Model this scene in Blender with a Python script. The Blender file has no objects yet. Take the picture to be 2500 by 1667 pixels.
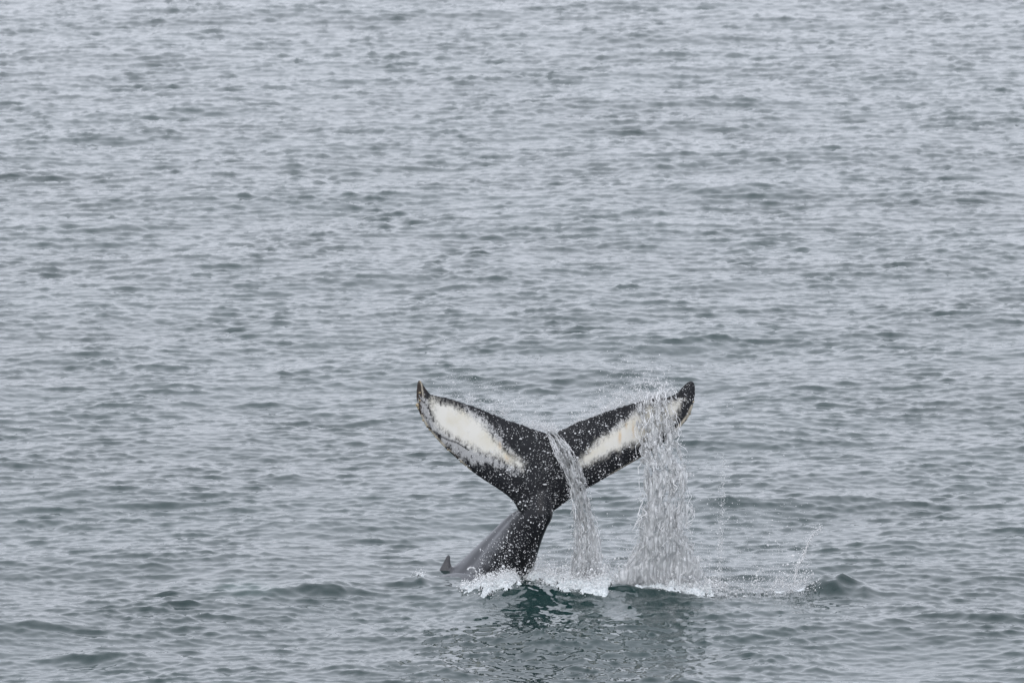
import bpy, math, random
import numpy as np
from mathutils import Vector

random.seed(7)
rng = np.random.default_rng(11)
sc = bpy.context.scene
C = sc.collection

# ------------------------------------------------------------------ camera
H, LENS, PITCH = 18.9, 300.0, math.radians(7.47)
F = LENS / 36.0 * 2500.0
cam_d = bpy.data.cameras.new('camera')
cam = bpy.data.objects.new('camera', cam_d)
C.objects.link(cam)
cam.location = (0, 0, H)
cam.rotation_euler = (math.pi / 2 - PITCH, 0, 0)
cam_d.lens = LENS
cam_d.sensor_width = 36.0
cam_d.clip_start = 0.5
cam_d.clip_end = 20000
cam_d.dof.use_dof = True
cam_d.dof.focus_distance = 119.0
cam_d.dof.aperture_fstop = 5.0
sc.camera = cam

# ------------------------------------------------------------------ sky and sun (overcast)
SUN_EL, SUN_AZ = math.radians(48), math.radians(205)     # high, behind the camera, above the cloud
w = bpy.data.worlds.new('World')
sc.world = w
w.use_nodes = True
nt = w.node_tree
bg = nt.nodes['Background']
sky = nt.nodes.new('ShaderNodeTexSky')
sky.sky_type = 'NISHITA'
sky.sun_disc = False
sky.sun_elevation = SUN_EL
sky.sun_rotation = SUN_AZ
sky.air_density = 1.0
sky.dust_density = 6.0
sky.ozone_density = 1.0
hsv = nt.nodes.new('ShaderNodeHueSaturation')
hsv.inputs['Saturation'].default_value = 0.42
nt.links.new(sky.outputs[0], hsv.inputs['Color'])
# an even cloud deck over most of that sky
cloud = nt.nodes.new('ShaderNodeMix')
cloud.data_type = 'RGBA'
cloud.inputs['Factor'].default_value = 0.8
# overcast skies are brighter overhead than at the horizon
tco = nt.nodes.new('ShaderNodeTexCoord')
sep = nt.nodes.new('ShaderNodeSeparateXYZ')
nt.links.new(tco.outputs['Generated'], sep.inputs[0])
lum = nt.nodes.new('ShaderNodeMapRange')
lum.inputs['To Min'].default_value = 0.56
lum.inputs['To Max'].default_value = 1.0
nt.links.new(sep.outputs['Z'], lum.inputs['Value'])
deck = nt.nodes.new('ShaderNodeMix')
deck.data_type = 'RGBA'
deck.inputs['A'].default_value = (0, 0, 0, 1)
deck.inputs['B'].default_value = (17.2, 18.1, 20.3, 1)
nt.links.new(lum.outputs[0], deck.inputs['Factor'])
nt.links.new(deck.outputs['Result'], cloud.inputs['B'])
nt.links.new(hsv.outputs[0], cloud.inputs['A'])
nt.links.new(cloud.outputs['Result'], bg.inputs['Color'])
bg.inputs['Strength'].default_value = 0.12
sd = bpy.data.lights.new('sun', 'SUN')
sd.energy = 0.5
sd.angle = math.radians(45)
sd.color = (1.0, 0.97, 0.93)
sun = bpy.data.objects.new('sun', sd)
C.objects.link(sun)
sdir = Vector((math.sin(SUN_AZ) * math.cos(SUN_EL), math.cos(SUN_AZ) * math.cos(SUN_EL), math.sin(SUN_EL)))
sun.rotation_euler = (-sdir).to_track_quat('-Z', 'Y').to_euler()
sun.location = sdir * 60
vs = sc.view_settings
vs.view_transform = 'Standard'
vs.look = 'None'
vs.gamma = 1.0
vs.use_curve_mapping = False
vs.exposure = 0.0
sc.cycles.use_denoising = True
sc.cycles.denoiser = 'OPENIMAGEDENOISE'
sc.cycles.denoising_input_passes = 'RGB_ALBEDO_NORMAL'
sc.cycles.max_bounces = 10
sc.cycles.transparent_max_bounces = 24
sc.cycles.caustics_reflective = False
sc.cycles.caustics_refractive = False
sc.cycles.sample_clamp_indirect = 6.0


# ------------------------------------------------------------------ helpers
def P(px, py, Y):
    """World point at depth Y on the line of sight through a 2500-wide picture position."""
    px = np.asarray(px, float); py = np.asarray(py, float); Y = np.asarray(Y, float)
    a = (px - 1250.0) / F
    b = (py - 833.5) / F
    cp, sp = math.cos(PITCH), math.sin(PITCH)
    dy = cp - b * sp
    dz = -sp - b * cp
    t = Y / dy
    return np.stack(np.broadcast_arrays(a * t, Y, H + dz * t), -1)


def on_sea(px, py, z=0.0):
    b = (py - 833.5) / F
    cp, sp = math.cos(PITCH), math.sin(PITCH)
    t = (H - z) / (sp + b * cp)
    return (px - 1250.0) / F * t, (cp - b * sp) * t


def unproject(co):
    """World -> picture position (2500 wide)."""
    cp, sp = math.cos(PITCH), math.sin(PITCH)
    x, y, z = co[..., 0], co[..., 1], co[..., 2] - H
    d = y * cp - z * sp
    u = y * sp + z * cp
    return 1250.0 + F * x / d, 833.5 - F * u / d


def Z1(pts):
    """positions measured on an enlargement -> 2500-wide picture positions"""
    p = np.asarray(pts, float)
    return np.stack([950 + p[:, 0] / 2.4118, 850 + p[:, 1] / 2.4118], -1)


_perm = np.random.default_rng(3).permutation(256)
_perm = np.concatenate([_perm, _perm, _perm])
_grad = np.random.default_rng(5).normal(size=(256, 3))
_grad /= np.linalg.norm(_grad, axis=1)[:, None]


def perlin(x, y, z=0.0):
    x, y, z = np.broadcast_arrays(np.asarray(x, float), np.asarray(y, float), np.asarray(z, float))
    xi, yi, zi = np.floor(x).astype(int), np.floor(y).astype(int), np.floor(z).astype(int)
    xf, yf, zf = x - xi, y - yi, z - zi
    u, v, q = [t * t * t * (t * (t * 6 - 15) + 10) for t in (xf, yf, zf)]
    xi &= 255; yi &= 255; zi &= 255
    out = 0.0
    for i in (0, 1):
        for j in (0, 1):
            for k in (0, 1):
                h = _perm[_perm[_perm[(xi + i) & 255] + ((yi + j) & 255)] + ((zi + k) & 255)]
                g = _grad[h]
                d = g[..., 0] * (xf - i) + g[..., 1] * (yf - j) + g[..., 2] * (zf - k)
                out = out + d * (u if i else 1 - u) * (v if j else 1 - v) * (q if k else 1 - q)
    return out * 1.6


def fbm(x, y, z=0.0, o=4):
    s, a = 0.0, 1.0
    for i in range(o):
        s = s + a * perlin(x, y, np.asarray(z) + 17.3 * i)
        x, y, z = x * 2.03, y * 2.03, np.asarray(z) * 2.03
        a *= 0.5
    return s


def smooth(e0, e1, x):
    t = np.clip((x - e0) / (e1 - e0), 0, 1)
    return t * t * (3 - 2 * t)


def mesh_np(name, verts, quads=None, tris=None, shade=True):
    me = bpy.data.meshes.new(name)
    verts = np.asarray(verts, np.float32)
    me.vertices.add(len(verts))
    me.vertices.foreach_set('co', verts.ravel())
    idx, starts, n = [], [], 0
    if quads is not None and len(quads):
        q = np.asarray(quads, np.int32)
        idx.append(q.ravel()); starts.append(np.arange(len(q)) * 4); n += q.size
    if tris is not None and len(tris):
        t = np.asarray(tris, np.int32)
        idx.append(t.ravel()); starts.append(n + np.arange(len(t)) * 3); n += t.size
    idx = np.concatenate(idx).astype(np.int32)
    starts = np.concatenate(starts).astype(np.int32)
    me.loops.add(len(idx))
    me.loops.foreach_set('vertex_index', idx)
    me.polygons.add(len(starts))
    me.polygons.foreach_set('loop_start', starts)
    me.polygons.foreach_set('use_smooth', np.full(len(starts), shade))
    me.update(calc_edges=True)
    me.validate()
    return me


def add_obj(name, me, mat=None, parent=None):
    o = bpy.data.objects.new(name, me)
    C.objects.link(o)
    if me is not None and mat is not None:
        me.materials.append(mat)
    if parent is not None:
        o.parent = parent
        o.matrix_parent_inverse = parent.matrix_basis.inverted()
    return o


def tag(o, label=None, cat=None, group=None, kind=None):
    if label: o['label'] = label
    if cat: o['category'] = cat
    if group: o['group'] = group
    if kind: o['kind'] = kind
    return o


def attr(me, name, vals):
    a = me.attributes.new(name, 'FLOAT', 'POINT')
    a.data.foreach_set('value', np.asarray(vals, np.float32))


def poly_sd(px, py, poly):
    """signed distance to a polygon, positive inside"""
    poly = np.asarray(poly, float)
    d = np.full(px.shape, 1e9)
    inside = np.zeros(px.shape, bool)
    n = len(poly)
    for i in range(n):
        a, b = poly[i], poly[(i + 1) % n]
        ab = b - a
        t = np.clip(((px - a[0]) * ab[0] + (py - a[1]) * ab[1]) / (ab @ ab + 1e-9), 0, 1)
        d = np.minimum(d, np.hypot(px - a[0] - t * ab[0], py - a[1] - t * ab[1]))
        c = (a[1] > py) != (b[1] > py)
        xx = a[0] + (py - a[1]) / (b[1] - a[1] + 1e-12) * ab[0]
        inside ^= c & (px < xx)
    return np.where(inside, d, -d)


def line_d(px, py, pts):
    pts = np.asarray(pts, float)
    d = np.full(px.shape, 1e9)
    for a, b in zip(pts[:-1], pts[1:]):
        ab = b - a
        t = np.clip(((px - a[0]) * ab[0] + (py - a[1]) * ab[1]) / (ab @ ab + 1e-9), 0, 1)
        d = np.minimum(d, np.hypot(px - a[0] - t * ab[0], py - a[1] - t * ab[1]))
    return d


def resample(pts, n):
    """Catmull-Rom through pts, n points even along its length"""
    p = np.asarray(pts, float)
    q = np.vstack([2 * p[0] - p[1], p, 2 * p[-1] - p[-2]])
    out = []
    for i in range(1, len(q) - 2):
        t = np.linspace(0, 1, 24, endpoint=False)[:, None]
        a, b, c, d = q[i - 1], q[i], q[i + 1], q[i + 2]
        out.append(0.5 * (2 * b + (c - a) * t + (2 * a - 5 * b + 4 * c - d) * t ** 2 + (3 * b - a - 3 * c + d) * t ** 3))
    out = np.vstack(out + [p[-1:]])
    s = np.concatenate([[0], np.cumsum(np.linalg.norm(np.diff(out, axis=0), axis=1))])
    u = np.linspace(0, s[-1], n)
    return np.stack([np.interp(u, s, out[:, k]) for k in range(out.shape[1])], -1)


# ------------------------------------------------------------------ materials
class N:
    def __init__(self, name):
        self.m = bpy.data.materials.new(name)
        self.m.use_nodes = True
        self.t = self.m.node_tree
        self.b = self.t.nodes['Principled BSDF']
        self.o = self.t.nodes['Material Output']

    def n(self, kind, **kw):
        x = self.t.nodes.new(kind)
        for k, v in kw.items():
            if k.startswith('i_'):
                x.inputs[k[2:].replace('_', ' ')].default_value = v
            else:
                setattr(x, k, v)
        return x

    def l(self, a, b):
        self.t.links.new(a, b)

    def math(self, op, a, b=None, c=None, clamp=False):
        x = self.n('ShaderNodeMath', operation=op, use_clamp=clamp)
        for i, v in enumerate((a, b, c)):
            if v is None: continue
            if isinstance(v, (int, float)): x.inputs[i].default_value = v
            else: self.l(v, x.inputs[i])
        return x.outputs[0]

    def mix(self, f, a, b):
        x = self.n('ShaderNodeMix', data_type='RGBA')
        for s, v in ((x.inputs['Factor'], f), (x.inputs['A'], a), (x.inputs['B'], b)):
            if isinstance(v, (int, float)): s.default_value = v
            elif isinstance(v, tuple): s.default_value = v + (1,)
            else: self.l(v, s)
        return x.outputs['Result']

    def noise(self, vec, scale, detail=4, rough=0.55):
        x = self.n('ShaderNodeTexNoise', i_Scale=scale, i_Detail=detail, i_Roughness=rough)
        self.l(vec, x.inputs['Vector'])
        return x.outputs['Fac']

    def ramp(self, v, lo, hi):
        x = self.n('ShaderNodeMapRange', interpolation_type='SMOOTHSTEP')
        x.inputs['From Min'].default_value = lo
        x.inputs['From Max'].default_value = hi
        self.l(v, x.inputs['Value'])
        return x.outputs['Result']

    def mapping(self, vec, scale):
        x = self.n('ShaderNodeMapping')
        x.inputs['Scale'].default_value = scale
        self.l(vec, x.inputs['Vector'])
        return x.outputs[0]

    def attr(self, name):
        return self.n('ShaderNodeAttribute', attribute_name=name).outputs['Fac']


def mat_water():
    k = N('sea_water')
    geo = k.n('ShaderNodeNewGeometry').outputs['Position']
    foam = k.attr('foam')
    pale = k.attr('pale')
    n1 = k.noise(geo, 7.0, 5, 0.65)
    n2 = k.noise(geo, 26.0, 3, 0.6)
    lace = k.math('ADD', k.math('MULTIPLY', n1, 0.6), k.math('MULTIPLY', n2, 0.4))
    ff = k.ramp(k.math('ADD', foam, k.math('SUBTRACT', lace, 0.5)), 0.55, 0.75)
    deep = k.mix(k.ramp(k.noise(geo, 0.15, 2), 0.35, 0.65), (0.006, 0.020, 0.019), (0.009, 0.025, 0.024))
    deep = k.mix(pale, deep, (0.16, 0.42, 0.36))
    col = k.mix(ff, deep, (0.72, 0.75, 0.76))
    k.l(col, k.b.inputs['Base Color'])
    k.l(k.math('ADD', 0.015, k.math('MULTIPLY', ff, 0.6)), k.b.inputs['Roughness'])
    k.b.inputs['IOR'].default_value = 1.333
    # capillary ripples, too small for the mesh
    rip = k.noise(k.mapping(geo, (7.0, 9.0, 9.0)), 1.0, 3, 0.6)
    bmp = k.n('ShaderNodeBump', i_Strength=1.0, i_Distance=0.0022)
    k.l(k.math('ADD', rip, k.math('MULTIPLY', k.math('MULTIPLY', ff, n2), 1.5)), bmp.inputs['Height'])
    k.l(bmp.outputs[0], k.b.inputs['Normal'])
    return k.m


def mat_skin():
    k = N('whale_skin')
    tc = k.n('ShaderNodeNewGeometry').outputs['Position']
    white = k.attr('white')
    grey = k.attr('grey')
    brown = k.attr('brown')
    tan = k.attr('tan')
    tcs = k.mapping(tc, (1.1, 1.0, 0.72))
    n1 = k.noise(tcs, 14.0, 6, 0.72)
    n2 = k.noise(tcs, 46.0, 4, 0.65)
    fine = k.math('ADD', k.math('MULTIPLY', n1, 0.65), k.math('MULTIPLY', n2, 0.35))
    nz = k.math('SUBTRACT', fine, 0.5)
    # pigment: the attribute holds how far inside a pale patch the skin lies
    wf = k.ramp(k.math('ADD', white, k.math('MULTIPLY', nz, 2.5)), -0.34, 0.62)
    gf = k.math('MULTIPLY', k.ramp(k.math('ADD', grey, k.math('MULTIPLY', nz, 4.5)), 0.35, 0.95), 0.9)
    dark = k.mix(k.ramp(k.noise(tc, 5.0, 4), 0.3, 0.75), (0.0075, 0.008, 0.010), (0.017, 0.018, 0.021))
    dark = k.mix(k.attr('back'), dark, (0.085, 0.088, 0.096))
    dark = k.mix(brown, dark, (0.045, 0.034, 0.027))
    cream = k.mix(k.ramp(k.noise(tc, 3.5, 4), 0.42, 0.72), (0.70, 0.68, 0.625), (0.64, 0.60, 0.50))
    cream = k.mix(k.math('MULTIPLY', tan, k.ramp(n1, 0.35, 0.6)), cream, (0.60, 0.43, 0.24))
    c = k.mix(gf, dark, (0.42, 0.42, 0.42))
    c = k.mix(wf, c, cream)
    c = k.mix(k.attr('strip'), c, (0.52, 0.47, 0.38))
    c = k.mix(k.attr('scar'), c, (0.012, 0.011, 0.011))
    k.l(c, k.b.inputs['Base Color'])
    k.l(k.math('ADD', 0.26, k.math('MULTIPLY', n1, 0.16)), k.b.inputs['Roughness'])
    k.b.inputs['IOR'].default_value = 1.33
    k.b.inputs['Specular IOR Level'].default_value = 0.4
    bmp = k.n('ShaderNodeBump', i_Strength=0.5, i_Distance=0.006)
    k.l(fine, bmp.inputs['Height'])
    k.l(bmp.outputs[0], k.b.inputs['Normal'])
    return k.m


def mat_wet(name, lo, hi, scale, stretch, film=0.0, col=(0.86, 0.88, 0.90)):
    """Broken water: a clear glossy film in places, white where it is full of air."""
    k = N(name)
    geo = k.n('ShaderNodeNewGeometry').outputs['Position']
    v = k.mapping(geo, (1.0, 1.0, stretch))
    n1 = k.noise(v, scale, 5, 0.66)
    bmp = k.n('ShaderNodeBump', i_Strength=0.7, i_Distance=0.02)
    k.l(k.noise(v, scale * 1.5, 4, 0.6), bmp.inputs['Height'])
    k.b.inputs['Base Color'].default_value = col + (1,)
    k.b.inputs['IOR'].default_value = 1.333
    k.b.inputs['Roughness'].default_value = 0.18
    k.l(bmp.outputs[0], k.b.inputs['Normal'])
    tl = k.n('ShaderNodeBsdfTranslucent')
    tl.inputs['Color'].default_value = col + (1,)
    white = k.n('ShaderNodeMixShader')
    white.inputs[0].default_value = 0.4
    k.l(k.b.outputs[0], white.inputs[1]); k.l(tl.outputs[0], white.inputs[2])
    gl = k.n('ShaderNodeBsdfGlossy', i_Roughness=0.08)
    k.l(bmp.outputs[0], gl.inputs['Normal'])
    tr = k.n('ShaderNodeBsdfTransparent')
    fr = k.n('ShaderNodeFresnel', i_IOR=1.333)
    k.l(bmp.outputs[0], fr.inputs['Normal'])
    clear = k.n('ShaderNodeMixShader')
    k.l(k.math('ADD', fr.outputs[0], 0.06), clear.inputs[0]); k.l(tr.outputs[0], clear.inputs[1]); k.l(gl.outputs[0], clear.inputs[2])
    out = k.n('ShaderNodeMixShader')
    k.l(k.math('ADD', film, k.math('MULTIPLY', k.ramp(n1, lo, hi), 1.0 - film)), out.inputs[0])
    k.l(clear.outputs[0], out.inputs[1]); k.l(white.outputs[0], out.inputs[2])
    k.l(out.outputs[0], k.o.inputs['Surface'])
    return k.m


def mat_sheet():
    k = N('falling_water_sheet')
    geo = k.n('ShaderNodeNewGeometry').outputs['Position']
    v = k.mapping(geo, (1.0, 0.6, 0.13))
    wob = k.n('ShaderNodeTexNoise', i_Scale=14.0, i_Detail=3)
    k.l(v, wob.inputs['Vector'])
    vm = k.n('ShaderNodeVectorMath', operation='MULTIPLY_ADD')
    k.l(wob.outputs['Color'], vm.inputs[0]); vm.inputs[1].default_value = (0.07, 0.07, 0.07); k.l(v, vm.inputs[2])
    vo = k.n('ShaderNodeTexVoronoi', feature='DISTANCE_TO_EDGE', i_Scale=17.0)
    k.l(vm.outputs[0], vo.inputs['Vector'])
    net = k.math('SUBTRACT', 1.0, k.ramp(vo.outputs['Distance'], 0.0, 0.16))
    blot = k.ramp(k.noise(v, 8.0, 5, 0.65), 0.40, 0.72)
    air = k.math('ADD', 0.24, k.math('ADD', k.math('MULTIPLY', net, 0.18), k.math('MULTIPLY', blot, 0.45)), clamp=True)
    bmp = k.n('ShaderNodeBump', i_Strength=0.9, i_Distance=0.03)
    k.l(k.math('ADD', k.noise(v, 22.0, 4, 0.6), net), bmp.inputs['Height'])
    k.b.inputs['Base Color'].default_value = (0.97, 0.98, 0.98, 1)
    k.b.inputs['IOR'].default_value = 1.333
    k.b.inputs['Roughness'].default_value = 0.15
    k.l(bmp.outputs[0], k.b.inputs['Normal'])
    tl = k.n('ShaderNodeBsdfTranslucent'); tl.inputs['Color'].default_value = (0.97, 0.98, 0.98, 1)
    white = k.n('ShaderNodeMixShader'); white.inputs[0].default_value = 0.5
    k.l(k.b.outputs[0], white.inputs[1]); k.l(tl.outputs[0], white.inputs[2])
    gl = k.n('ShaderNodeBsdfGlossy', i_Roughness=0.06)
    k.l(bmp.outputs[0], gl.inputs['Normal'])
    tr = k.n('ShaderNodeBsdfTransparent')
    fr = k.n('ShaderNodeFresnel', i_IOR=1.333)
    k.l(bmp.outputs[0], fr.inputs['Normal'])
    clear = k.n('ShaderNodeMixShader')
    k.l(k.math('ADD', fr.outputs[0], 0.05), clear.inputs[0]); k.l(tr.outputs[0], clear.inputs[1]); k.l(gl.outputs[0], clear.inputs[2])
    out = k.n('ShaderNodeMixShader')
    k.l(air, out.inputs[0]); k.l(clear.outputs[0], out.inputs[1]); k.l(white.outputs[0], out.inputs[2])
    k.l(out.outputs[0], k.o.inputs['Surface'])
    return k.m


def mat_foam():
    k = N('sea_foam')
    geo = k.n('ShaderNodeNewGeometry').outputs['Position']
    n = k.noise(geo, 30.0, 5, 0.7)
    k.l(k.mix(k.ramp(n, 0.3, 0.65), (0.28, 0.32, 0.33), (0.64, 0.66, 0.66)), k.b.inputs['Base Color'])
    k.b.inputs['Roughness'].default_value = 0.5
    k.b.inputs['IOR'].default_value = 1.333
    bmp = k.n('ShaderNodeBump', i_Strength=0.8, i_Distance=0.008)
    k.l(n, bmp.inputs['Height'])
    k.l(bmp.outputs[0], k.b.inputs['Normal'])
    return k.m


def mat_plain(name, col, rough=0.5):
    k = N(name)
    geo = k.n('ShaderNodeNewGeometry').outputs['Position']
    c2 = tuple(x * 0.55 for x in col)
    k.l(k.mix(k.noise(geo, 60.0, 4), c2, col), k.b.inputs['Base Color'])
    k.b.inputs['Roughness'].default_value = rough
    return k.m


M_WATER = mat_water()
M_SKIN = mat_skin()
M_SHEET = mat_sheet()
M_STRAND = mat_wet('water_strand', 0.35, 0.65, 20.0, 0.5, 0.6, (0.95, 0.95, 0.95))
M_DROP = mat_wet('water_drop', 0.35, 0.65, 40.0, 1.0, 0.6, (0.95, 0.95, 0.95))
M_FOAM = mat_foam()
M_BARN = mat_plain('barnacle_shell', (0.42, 0.34, 0.22), 0.7)


# ------------------------------------------------------------------ the sea
def wave_tile(Nn, L, lam_peak, lam_min, spread, wind, seed, expo=4.0):
    """FFT wave field: height and horizontal shift, unit slope"""
    r = np.random.default_rng(seed)
    k1 = 2 * np.pi * np.fft.fftfreq(Nn, L / Nn)
    kx, ky = np.meshgrid(k1, k1, indexing='ij')
    k = np.hypot(kx, ky); k[0, 0] = 1
    kp, kc = 2 * np.pi / lam_peak, 2 * np.pi / lam_min
    S = k ** -expo * np.exp(-1.25 * (kp / k) ** 2) * np.exp(-(k / kc) ** 2)
    ct = (kx * math.cos(wind) + ky * math.sin(wind)) / k
    S = S * (0.09 + np.abs(ct) ** spread)
    S[0, 0] = 0
    A = np.sqrt(S) * (r.normal(size=k.shape) + 1j * r.normal(size=k.shape))
    h = np.real(np.fft.ifft2(A))
    sx = np.real(np.fft.ifft2(1j * kx * A)); sy = np.real(np.fft.ifft2(1j * ky * A))
    s = math.sqrt((sx ** 2 + sy ** 2).mean())
    A = A / s
    h /= s
    dx = np.real(np.fft.ifft2(1j * kx / k * A)); dy = np.real(np.fft.ifft2(1j * ky / k * A))
    return h, dx, dy


def peaked(h, dx, dy, q=0.05):
    sd_ = h.std()
    n = np.minimum(h / sd_, 2.6)
    return sd_ * ((np.exp(q * n) - 1) / q - 0.5 * q), dx, dy


def sample(tile, L, x, y, rot):
    c, s = math.cos(rot), math.sin(rot)
    u, v = (x * c + y * s) / L, (-x * s + y * c) / L
    n = tile[0].shape[0]
    u = (u - np.floor(u)) * n; v = (v - np.floor(v)) * n
    i, j = np.floor(u).astype(int), np.floor(v).astype(int)
    fu, fv = u - i, v - j
    i %= n; j %= n
    i2, j2 = (i + 1) % n, (j + 1) % n
    o = [t[i, j] * (1 - fu) * (1 - fv) + t[i2, j] * fu * (1 - fv) + t[i, j2] * (1 - fu) * fv + t[i2, j2] * fu * fv for t in tile]
    return o[0], o[1] * c - o[2] * s, o[1] * s + o[2] * c


T_CHOP = (peaked(*wave_tile(1024, 29.0, 0.80, 0.09, 4.5, math.radians(98), 1, 3.9)), 29.0, 0.0)
T_CROSS = (peaked(*wave_tile(1024, 12.3, 0.33, 0.07, 2.5, math.radians(28), 2, 3.6)), 12.3, 0.6)
T_SWELL = (wave_tile(256, 90.0, 7.0, 2.0, 2.0, math.radians(100), 3), 90.0, 0.25)
A_CHOP, A_CROSS, A_SWELL, CHOPPY = 0.225, 0.17, 0.045, 0.95

# single waves thrown up round the tail: (picture x, picture y, height, half length along x, along y, turn)
BUMPS = [
    (2040, 1436, 0.27, 0.17, 0.20, 0.10), (1995, 1442, 0.07, 0.30, 0.2, 0.0), (2108, 1446, 0.08, 0.08, 0.16, 0.0),
    (1275, 1456, 0.10, 0.17, 0.24, 0.25), (1340, 1462, 0.06, 0.35, 0.22, 0.0),
    (1525, 1454, 0.085, 0.28, 0.24, -0.1), (1635, 1458, 0.05, 0.30, 0.22, 0.05), (1700, 1466, 0.06, 0.35, 0.22, 0.1), (1450, 1462, 0.04, 0.3, 0.22, 0),
    (1165, 1452, 0.05, 0.25, 0.22, 0.2), (1025, 1425, 0.07, 0.12, 0.16, 0), (990, 1424, 0.05, 0.2, 0.16, 0),
    (815, 1444, 0.10, 0.20, 0.24, 0.4), (765, 1450, 0.06, 0.4, 0.2, 0.2), (700, 1456, 0.04, 0.4, 0.2, 0.0),
    (2230, 1486, 0.10, 0.45, 0.22, 0.1), (2330, 1508, 0.09, 0.4, 0.22, 0.1), (2430, 1512, 0.08, 0.4, 0.2, 0.1),
    (1860, 1612, 0.13, 0.42, 0.26, -0.15), (1990, 1634, 0.08, 0.4, 0.22, -0.2), (1650, 1662, 0.11, 0.32, 0.24, 0.0), (1430, 1620, 0.06, 0.12, 0.2, 0),
    (955, 1628, 0.09, 0.40, 0.2, 0.2), (1090, 1642, 0.10, 0.22, 0.22, 0.1), (1310, 1572, 0.08, 0.25, 0.22, -0.1), (870, 1648, 0.05, 0.25, 0.2, 0),
    (60, 1540, 0.09, 0.32, 0.2, 0.15), (160, 1536, 0.05, 0.3, 0.2, 0.0), (225, 1602, 0.10, 0.35, 0.24, 0.0), (310, 1608, 0.05, 0.3, 0.2, 0.0),
    (1560, 1120, 0.05, 0.3, 0.2, 0), (690, 1166, 0.09, 0.3, 0.22, 0), (455, 1150, 0.08, 0.35, 0.22, 0.1), (1450, 745, 0.09, 0.5, 0.2, 0), (1600, 520, 0.08, 0.5, 0.22, 0),
    (600, 1240, 0.06, 0.25, 0.2, 0.2), (1760, 1235, 0.07, 0.5, 0.2, 0.0), (2060, 1225, 0.07, 0.5, 0.2, 0.1), (2180, 1335, 0.06, 0.35, 0.18, 0.0), (640, 985, 0.07, 0.35, 0.2, 0),
]
BUMPS = [on_sea(a, b) + (h, sx, sy, r) for a, b, h, sx, sy, r in BUMPS]


def sea_disp(x, y):
    dist = np.hypot(x, y)
    # calmer water in the slick the whale leaves in front of it
    calm = 1 - 0.45 * np.exp(-(((x - 5.6) / 2.2) ** 2 + ((y - 111.5) / 2.4) ** 2))
    # waves come in groups: steep ones beside nearly flat water
    patch = np.exp(0.5 * fbm(x * 0.55, y * 0.28, 2.0, 2)) * 0.92
    gust = np.exp(0.5 * fbm(x * 0.9 + 9, y * 0.45, 5.0, 2)) * 0.9
    h1, a1, b1 = sample(T_CHOP[0], T_CHOP[1], x, y, T_CHOP[2])
    h2, a2, b2 = sample(T_CROSS[0], T_CROSS[1], x, y, T_CROSS[2])
    h3, a3, b3 = sample(T_SWELL[0], T_SWELL[1], x, y, T_SWELL[2])
    # a little calmer in the lee of the ship the picture was taken from
    lee = 0.80 + 0.55 * smooth(105, 215, y)
    patch = np.minimum(patch, 1.5) * lee
    gust = np.minimum(gust, 1.5) * lee
    churn = np.exp(-(((x - 1.2) / 2.8) ** 2 + ((y - 113.2) / 3.6) ** 2))
    gust = gust + 1.2 * churn * (1 + fbm(x * 1.3, y * 0.9, 3.0, 2))
    m1, m2 = A_CHOP * patch * (0.6 + 0.4 * calm), A_CROSS * gust * calm
    h = m1 * h1 + m2 * h2 + A_SWELL * h3
    dx = CHOPPY * (m1 * a1 + m2 * a2 + A_SWELL * a3)
    dy = CHOPPY * (m1 * b1 + m2 * b2 + A_SWELL * b3)
    for bx, by, hh, sx, sy, r in BUMPS:
        c, s = math.cos(r), math.sin(r)
        u, v = ((x - bx) * c + (y - by) * s) / sx, (-(x - bx) * s + (y - by) * c) / sy
        near = (np.abs(u) < 4) & (np.abs(v) < 4)
        u, v, xn, yn = u[near], v[near], x[near], y[near]
        nz = 0.95 + 0.45 * perlin(xn * 3.1 + bx, yn * 2.2, 6.0) + 0.16 * perlin(xn * 7.5, yn * 5.0, 9.0)
        # steep on the side facing down-wind (towards the ship), drawn out behind
        prof = np.where(v < 0, np.abs(v) / 0.8, np.abs(v) / 1.5)
        h[near] += hh * nz * np.exp(-0.5 * np.abs(u) ** 1.4 - 0.5 * prof ** 1.35)
    return dx, dy, h


FOAM_SPOTS = [  # picture x, picture y, half width m, half depth m, strength
    (1145, 1440, .2, .4, .7), (1185, 1444, .28, .6, 1.), (1225, 1440, .2, .6, 1.), (1195, 1424, .2, .4, .7), (1255, 1424, .2, .5, .8),
    (1310, 1418, .3, .4, .9), (1275, 1412, .25, .3, .8), (1355, 1432, .25, .5, .8), (1400, 1444, .28, .6, 1.), (1450, 1446, .3, .6, 1.),
    (1480, 1438, .25, .5, .9), (1540, 1430, .3, .5, .9), (1590, 1434, .35, .55, 1.), (1650, 1438, .35, .6, 1.), (1700, 1442, .35, .5, 1.),
    (1750, 1444, .3, .45, .9), (1800, 1444, .2, .3, .65), (1850, 1441, .12, .3, .75), (1905, 1440, .2, .3, .9), (1950, 1441, .18, .35, 1.),
    (1985, 1444, .12, .2, .7), (1025, 1418, .12, .25, .5),
]
FOAM_SPOTS = [on_sea(a, b) + (c, d, e) for a, b, c, d, e in FOAM_SPOTS]


def foam_field(x, y):
    f = np.zeros(np.shape(x))
    for bx, by, sx, sy, s in FOAM_SPOTS:
        f = np.maximum(f, s * np.exp(-0.5 * ((x - bx) / (sx * .75)) ** 2 - 0.5 * ((y - by) / (sy * .75)) ** 2))
    return f


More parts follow.
